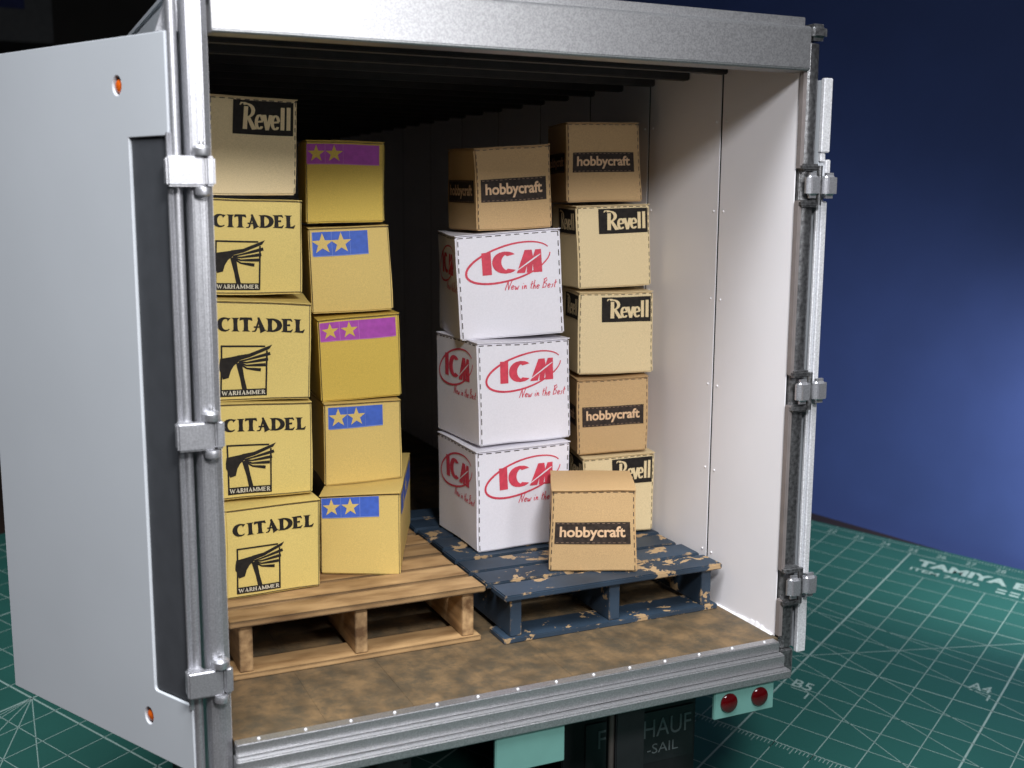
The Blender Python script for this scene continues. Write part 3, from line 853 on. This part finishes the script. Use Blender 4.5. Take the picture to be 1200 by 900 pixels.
class Box:
    def __init__(s, name, label, group, row, paper):
        _, typ, x, y, z, a, wd, dp, h, *q = row
        s.w, s.d, s.h = wd, dp, h
        c, sn = math.cos(a), math.sin(a)
        ctr = Vector((x, y, z)) + Vector((c, sn, 0)) * wd / 2 + Vector((-sn, c, 0)) * dp / 2
        s.root = thing(name, label, "box", ctr, a, group)
        e = 0.0006
        F = dict(bl=(q[0], q[1]), br=(q[2], q[3]), tl=(q[4], q[5]), tr=(q[6], q[7]))
        def co(kk, back):
            k = 0.35 if back else 1.0
            X = (-wd / 2 if kk[1] == 'l' else wd / 2) + F[kk][0] * k
            Z = (0 if kk[0] == 'b' else h) + F[kk][1] * k + (e if kk[0] == 'b' else -e)
            return Vector((X, dp / 2 if back else -dp / 2, Z))
        s.c = {(i, j, k): co(('b', 't')[k] + ('l', 'r')[i], j) for i in (0, 1) for j in (0, 1) for k in (0, 1)}
        s.sd = random.uniform(0, 90)
        s.paper = PAPER[paper]
    def P(s, u, v, w_):
        p = Vector((0, 0, 0))
        for (i, j, k), c in s.c.items():
            p += c * ((u if i else 1 - u) * (v if j else 1 - v) * (w_ if k else 1 - w_))
        f = 9.0
        n = noise.noise_vector(p * f + Vector((s.sd, 0, s.sd)))
        bulge = 0.0015 * math.sin(PI * min(1, max(0, u))) * math.sin(PI * min(1, max(0, w_)))
        return p + n * 0.0026 + Vector((0, -bulge * (1 - 2 * v), 0))
    def mesh(s, name, mat, vs, fs, parent=None, smooth=True):
        me = bpy.data.meshes.new(name)
        me.from_pydata([tuple(p) for p in vs], [], fs)
        me.materials.append(mat)
        if smooth:
            me.shade_smooth(); me.set_sharp_from_angle(angle=math.radians(40))
        o = bpy.data.objects.new(name, me); COL.objects.link(o); o.parent = parent or s.root
        return o
    def slab(s, name, u0, u1, v0, v1, w0, w1, bev, cuts=8, parent=None):
        bm = bmesh.new()
        bmesh.ops.create_cube(bm, size=1)
        sc = Vector(((u1 - u0) * s.w, (v1 - v0) * s.d, (w1 - w0) * s.h))
        for v in bm.verts:
            v.co = Vector((v.co.x * sc.x, v.co.y * sc.y, v.co.z * sc.z))
        es = [e for e in bm.edges if e.calc_length() > 0.03]
        bmesh.ops.subdivide_edges(bm, edges=es, cuts=cuts, use_grid_fill=True)
        es = [e for e in bm.edges if e.calc_face_angle(0) > 0.6]
        bmesh.ops.bevel(bm, geom=es, offset=bev, segments=2, affect='EDGES', clamp_overlap=True)
        for v in bm.verts:
            u = u0 + (v.co.x / sc.x + 0.5) * (u1 - u0); vv = v0 + (v.co.y / sc.y + 0.5) * (v1 - v0); ww = w0 + (v.co.z / sc.z + 0.5) * (w1 - w0)
            v.co = s.P(u, vv, ww)
        me = bpy.data.meshes.new(name); bm.to_mesh(me); bm.free()
        me.materials.append(s.paper); me.shade_smooth(); me.set_sharp_from_angle(angle=math.radians(50))
        o = bpy.data.objects.new(name, me); COL.objects.link(o); o.parent = parent or s.root
        return o
    def face(s, side, u, v, off):
        if side == 'front': return s.P(u, -off / s.d, v)
        if side == 'left': return s.P(-off / s.w, 1 - u, v)
        if side == 'right': return s.P(1 + off / s.w, u, v)
        if side == 'top': return s.P(u, v, 1 + off / s.h)
    def print(s, name, mat, g, rect=None, side='front', off=0.001, parent=None):
        if rect: g = fit2d(g, *rect)
        return s.mesh(name, mat, [s.face(side, u, v, off) for u, v in g[0]], g[1], parent, False)
    def dashes(s, sides=(('front', 't'), ('front', 'l')), solid=False):
        gs = {}; q_ = 0.008 if solid else 0.0
        for side, ed in sides:
            t = 0.02; out = gs.setdefault(side, [])
            wv = 0.009 if not solid else 0.0065
            while t < 0.98:
                l = random.uniform(0.045, 0.06) if not solid else random.uniform(0.35, 0.7)
                e = min(0.985, t + l); o = random.uniform(-0.0015, 0.0015)
                if ed == 't': r = (t, 0.967 + q_ + o, e, 0.967 + q_ + wv + o)
                elif ed == 'b': r = (t, 0.018 + o, e, 0.018 + wv + o)
                elif ed == 'l': r = (0.018 - q_ + o, t, 0.018 - q_ + wv + o, e)
                else: r = (0.973 + q_ + o, t, 0.973 + q_ + wv + o, e)
                out.append(rect2d(*r, n=2))
                t = e + (random.uniform(0.03, 0.045) if not solid else random.uniform(-0.004, 0.003))
        for side, out in gs.items():
            k = s.print("fold_line", FOLD, join2d(out), None, side, 0.0005); k["kind"] = "stuff"
    def carton(s, gap=0.012):
        s.slab("carton", 0, 1, 0, 1, 0, 1 - gap, 0.0028)
        s.slab("top_flap", -0.004, 1.004, -0.010, 1.004, 1 - gap + 0.003, 1.0, 0.0006)

def b_citadel(b):
    b.carton()
    b.print("brand_lettering", INK, CITADEL, (0.07, 0.685, 0.935, 0.845))
    b.print("hammer_emblem", INK, HAMMER, (0.09, 0.06, 0.585, 0.565))
    b.print("emblem_lettering", M("pale_grey_ink", srgb(196, 188, 168), 0.7), WARH, (0.118, 0.062, 0.555, 0.112), off=0.0015)
    b.dashes((('front', 't'), ('front', 'r'), ('front', 'b')), True)
def b_revell(b, rect, left=True):
    b.carton()
    for side, rc in (('front', rect),) + ((('left', (0.30, 0.66, 0.97, 0.955)),) if left else ()):
        l = b.print("black_label", INK, rect2d(*rc), None, side, 0.0009)
        du, dv = rc[2] - rc[0], rc[3] - rc[1]
        b.print("label_lettering", b.paper, REVELL, (rc[0] + 0.10 * du, rc[1] + 0.14 * dv, rc[2] - 0.05 * du, rc[3] - 0.06 * dv), side, 0.0014)
    b.dashes((('front', 't'), ('front', 'l'), ('front', 'r')))
def b_hobby(b, rect, sides=('front', 'left')):
    b.carton()
    for side in sides:
        rc = rect
        l = b.print("dark_strip", INKB, rect2d(*rc, n=8), None, side, 0.0009)
        du, dv = rc[2] - rc[0], rc[3] - rc[1]
        b.print("strip_lettering", HOBL, HOBBY, (rc[0] + 0.065 * du, rc[1] + 0.17 * dv, rc[2] - 0.065 * du, rc[3] - 0.19 * dv), side, 0.0014)
        ds = [rect2d(rc[0] + du * (0.02 + 0.068 * k), y, rc[0] + du * (0.055 + 0.068 * k), y + 0.008, 1) for k in range(14) for y in (rc[1] + 0.012, rc[3] - 0.02)]
        st = b.print("strip_stitching", M("stitch_ink", srgb(126, 102, 82), 0.7), join2d(ds), None, side, 0.0013); st["kind"] = "stuff"
    b.dashes((('front', 't'), ('front', 'l'), ('front', 'r')))
def b_icm(b, sides=('front', 'left')):
    b.carton()
    for side in sides:
        b.print("logo_lettering", RED, ICM, (0.235, 0.60, 0.81, 0.815), side, 0.0008)
        b.print("logo_oval", RED, ell_ring(0.49, 0.705, 0.415, 0.165, 0.24, 0.016, 12, 352), None, side, 0.0009)
        sl_ = stroke([(0.50, 0.585), (0.70, 0.70), (0.93, 0.83)], [0.02, 0.016, 0.006])
        b.print("logo_slash", b.paper, stroke([(0.52, 0.60), (0.74, 0.735), (0.80, 0.77)], [0.006, 0.014, 0.006]), None, side, 0.0014)
        b.print("slogan_lettering", RED, SLOGAN, (0.43, 0.44, 0.95, 0.545), side, 0.0007)
    b.dashes((('front', 't'), ('front', 'l'), ('front', 'r'), ('left', 't')))
def b_stars(b, rect, purple=False, right=False):
    b.carton()
    for side in ('front',) + (('right',) if right else ()):
        rc = rect if side == 'front' else (0.06, rect[1] - 0.02, 0.92, rect[3] - 0.02)
        band, pale = (PURP, PURPL) if purple else (BLUEI, BLUEL)
        l = b.print("star_band", band, rect2d(*rc, n=6), None, side, 0.0009)
        hh = rc[3] - rc[1]
        k = b.w / b.h if side == 'front' else b.d / b.h
        full = 0.25 if purple else 0.333
        step = (rc[2] - rc[0]) * full
        for q in (0, 1):
            cu = rc[0] + step * (q + 0.5); r = hh * 0.46
            b.print("star", b.paper, STAR, (cu - r / (b.w / b.h if side == 'front' else 1) * (1 if side == 'front' else 0.5), (rc[1] + rc[3]) / 2 - r, cu + r / (b.w / b.h if side == 'front' else 1) * (1 if side == 'front' else 0.5), (rc[1] + rc[3]) / 2 + r), side, 0.0014)
        for q in (1, 2):
            b.print("band_divider", pale, rect2d(rc[0] + step * q - 0.003, rc[1], rc[0] + step * q + 0.003, rc[3], 1), None, side, 0.0009)
        b.print("band_edge", pale, join2d([rect2d(rc[0], rc[1] - 0.01, rc[2], rc[1], 5), rect2d(rc[0] - 0.008, rc[1], rc[0], rc[3], 2)]), None, side, 0.0009)
    b.dashes((('front', 't'), ('front', 'r'), ('front', 'l')) + ((('right', 't'), ('right', 'l')) if right else ()), True)

ROWS = {r[0]: r for r in (
('A5', 'cit', 0.0537, 0.3191, 0.105, 0.0204, 0.1685, 0.1741, 0.167, -0.0011, 0.0016, -0.0011, 0.0001, 0.0011, -0.0041, 0.0011, -0.0017),
('A4', 'cit', 0.0509, 0.3603, 0.272, -0.0718, 0.1685, 0.1654, 0.1748, -0.0014, 0.0015, -0.0014, 0.0028, 0.0011, -0.0003, 0.0011, -0.0021),
('A3', 'cit', 0.0499, 0.3768, 0.4467, -0.1824, 0.1707, 0.172, 0.1792, -0.0026, 0.001, -0.0026, 0.0005, 0.0031, 0.001, 0.0031, -0.0098),
('A2', 'cit', 0.0506, 0.3985, 0.6259, -0.0567, 0.1687, 0.1642, 0.1752, -0.0024, 0.0054, -0.0024, 0.0043, 0.002, -0.0012, 0.002, -0.0051),
('A1', 'rev', 0.0616, 0.3912, 0.8011, 0.1202, 0.1586, 0.1584, 0.1726, -0.0036, 0.0027, -0.0036, 0.0046, 0.0032, 0.0016, 0.0032, -0.0022),
('B5', 'tamb', 0.2402, 0.3882, 0.105, -0.3913, 0.1493, 0.345, 0.1539, 0.0006, 0.0009, -0.0009, -0.003, -0.0002, -0.0015, 0.0007, 0.0047),
('B4', 'tam', 0.2688, 0.4496, 0.2589, -0.0927, 0.1504, 0.1494, 0.1601, -0.0011, -0.0037, -0.0006, 0.0031, 0.0003, -0.001, -0.0002, -0.0007),
('B3', 'tam', 0.2674, 0.4656, 0.4189, -0.1035, 0.1546, 0.1486, 0.1638, 0.0011, -0.0016, 0.0031, 0.0051, -0.0028, -0.0072, -0.0022, 0.0026),
('B2', 'tam', 0.2589, 0.4881, 0.5828, -0.1341, 0.1538, 0.1487, 0.1684, 0.0014, -0.0006, 0.0035, 0.0062, -0.0024, -0.0054, -0.0029, 0.0004),
('B1', 'tam', 0.2561, 0.4986, 0.7511, -0.153, 0.148, 0.1488, 0.1572, -0.0011, 0.0028, -0.0002, 0.0056, 0.0015, -0.0004, -0.0006, -0.0017),
('C4', 'icm', 0.5717, 0.4239, 0.094, 0.004, 0.2104, 0.2108, 0.2136, 0.0024, 0.0006, -0.0001, 0.0006, -0.0025, -0.0035, -0.0001, 0.0001),
('C3', 'icm', 0.5806, 0.4369, 0.3076, 0.0454, 0.2096, 0.2074, 0.2156, 0.0034, 0.0006, 0.0033, 0.0032, -0.0035, -0.003, -0.0036, -0.0033),
('C2', 'icm', 0.5563, 0.4825, 0.5232, -0.1812, 0.2148, 0.2053, 0.2154, 0.0058, -0.0028, 0.0057, 0.008, -0.0076, -0.01, -0.0049, 0.0066),
('C1', 'hob', 0.5953, 0.4863, 0.7386, -0.0269, 0.1635, 0.1615, 0.1675, 0.0044, -0.0021, 0.0045, 0.0069, -0.0048, -0.0059, -0.0033, 0.0064),
('D5', 'rev', 0.8232, 0.438, 0.094, -0.1845, 0.1548, 0.1604, 0.1755, 0.0046, 0.0052, 0.0012, 0.0045, -0.0031, -0.0046, 0.0015, 0.0004),
('D4', 'hob', 0.8132, 0.4543, 0.2695, -0.2506, 0.1548, 0.1555, 0.1661, 0.0013, -0.0011, -0.0007, 0.005, -0.0012, -0.0056, -0.0014, -0.0007),
('D3', 'rev', 0.8174, 0.4615, 0.4356, -0.221, 0.1616, 0.159, 0.1809, -0.0004, 0.0045, 0.0025, 0.0035, 0.0, -0.005, -0.0009, -0.0032),
('D2', 'rev', 0.8148, 0.4664, 0.6166, -0.1292, 0.1616, 0.1584, 0.1769, 0.0049, 0.0006, 0.0053, 0.008, -0.0053, -0.0058, -0.0038, 0.0009),
('D1', 'hob', 0.7948, 0.4827, 0.7935, -0.2063, 0.1594, 0.1589, 0.1643, 0.0027, 0.0017, 0.0049, 0.0048, -0.0026, -0.001, -0.0054, 0.0),
('E', 'hob', 0.6563, 0.2613, 0.094, -0.4519, 0.1626, 0.1598, 0.1625, -0.0019, -0.0014, 0.0025, 0.002, 0.0008, -0.0022, -0.0024, 0.0013),
)}
G1, G2, G3, G4, G5 = "boxes with a hammer emblem", "boxes with star bands", "white boxes with red ovals", "brown boxes with dark name strips", "pale tan boxes with black corner labels"
def bx(key, label, group, paper):
    return Box("cardboard_box", label, group, ROWS[key], paper)
b_citadel(bx('A5', "yellow box with hammer emblem at the bottom of its stack, standing on the wooden pallet", G1, 'cit'))
b_citadel(bx('A4', "yellow hammer emblem box second from the bottom of its stack", G1, 'cit'))
b_citadel(bx('A3', "yellow hammer emblem box third from the bottom, second highest of the four alike", G1, 'cit'))
b_citadel(bx('A2', "yellow hammer emblem box directly under the pale box with a black label", G1, 'cit'))
b_revell(bx('A1', "pale tan box with black label on top of the yellow hammer emblem boxes", G5, 'rev'), (0.27, 0.62, 0.955, 0.965), False)
b_stars(bx('B5', "long box turned sideways with blue star bands on two sides, lowest of its stack", G2, 'tam'), (0.03, 0.72, 0.74, 0.965), False, True)
b_stars(bx('B4', "tan blue-band star box resting on the long turned box", G2, 'tam'), (0.06, 0.70, 0.76, 0.95))
b_stars(bx('B3', "mustard box with purple star band between two blue-band boxes", G2, 'must'), (0.03, 0.735, 0.95, 0.955), True)
b_stars(bx('B2', "tan blue-band star box between the two purple-band boxes", G2, 'tam'), (0.05, 0.68, 0.73, 0.95))
b_stars(bx('B1', "mustard box with purple star band on the very top of its stack", G2, 'must'), (0.02, 0.72, 0.93, 0.955), True)
b_icm(bx('C4', "white box with red oval lettering standing on the blue pallet", G3, 'icm'))
b_icm(bx('C3', "white box with red oval lettering between two other white boxes", G3, 'icm'))
b_icm(bx('C2', "white box with red oval lettering directly under a brown box", G3, 'icm'))
b_hobby(bx('C1', "brown box with dark name strip on top of the white boxes", G4, 'hob'), (0.06, 0.345, 0.93, 0.62))
b_revell(bx('D5', "pale tan box on the blue pallet, half hidden behind the lone brown box", G5, 'rev'), (0.40, 0.62, 0.965, 0.955))
b_hobby(bx('D4', "brown box with dark name strip squeezed between two pale tan boxes", G4, 'hob'), (0.07, 0.37, 0.93, 0.63))
b_revell(bx('D3', "pale tan box with black corner label resting on a brown box", G5, 'rev'), (0.30, 0.635, 0.965, 0.94))
b_revell(bx('D2', "pale tan box with black corner label directly under the highest brown box", G5, 'rev'), (0.30, 0.65, 0.965, 0.955))
b_hobby(bx('D1', "brown box with dark name strip on top of the stack by the right wall", G4, 'hob'), (0.08, 0.37, 0.91, 0.62))
b_hobby(bx('E', "lone brown box with dark name strip at the front edge of the blue pallet", G4, 'hob'), (0.05, 0.345, 0.935, 0.61))
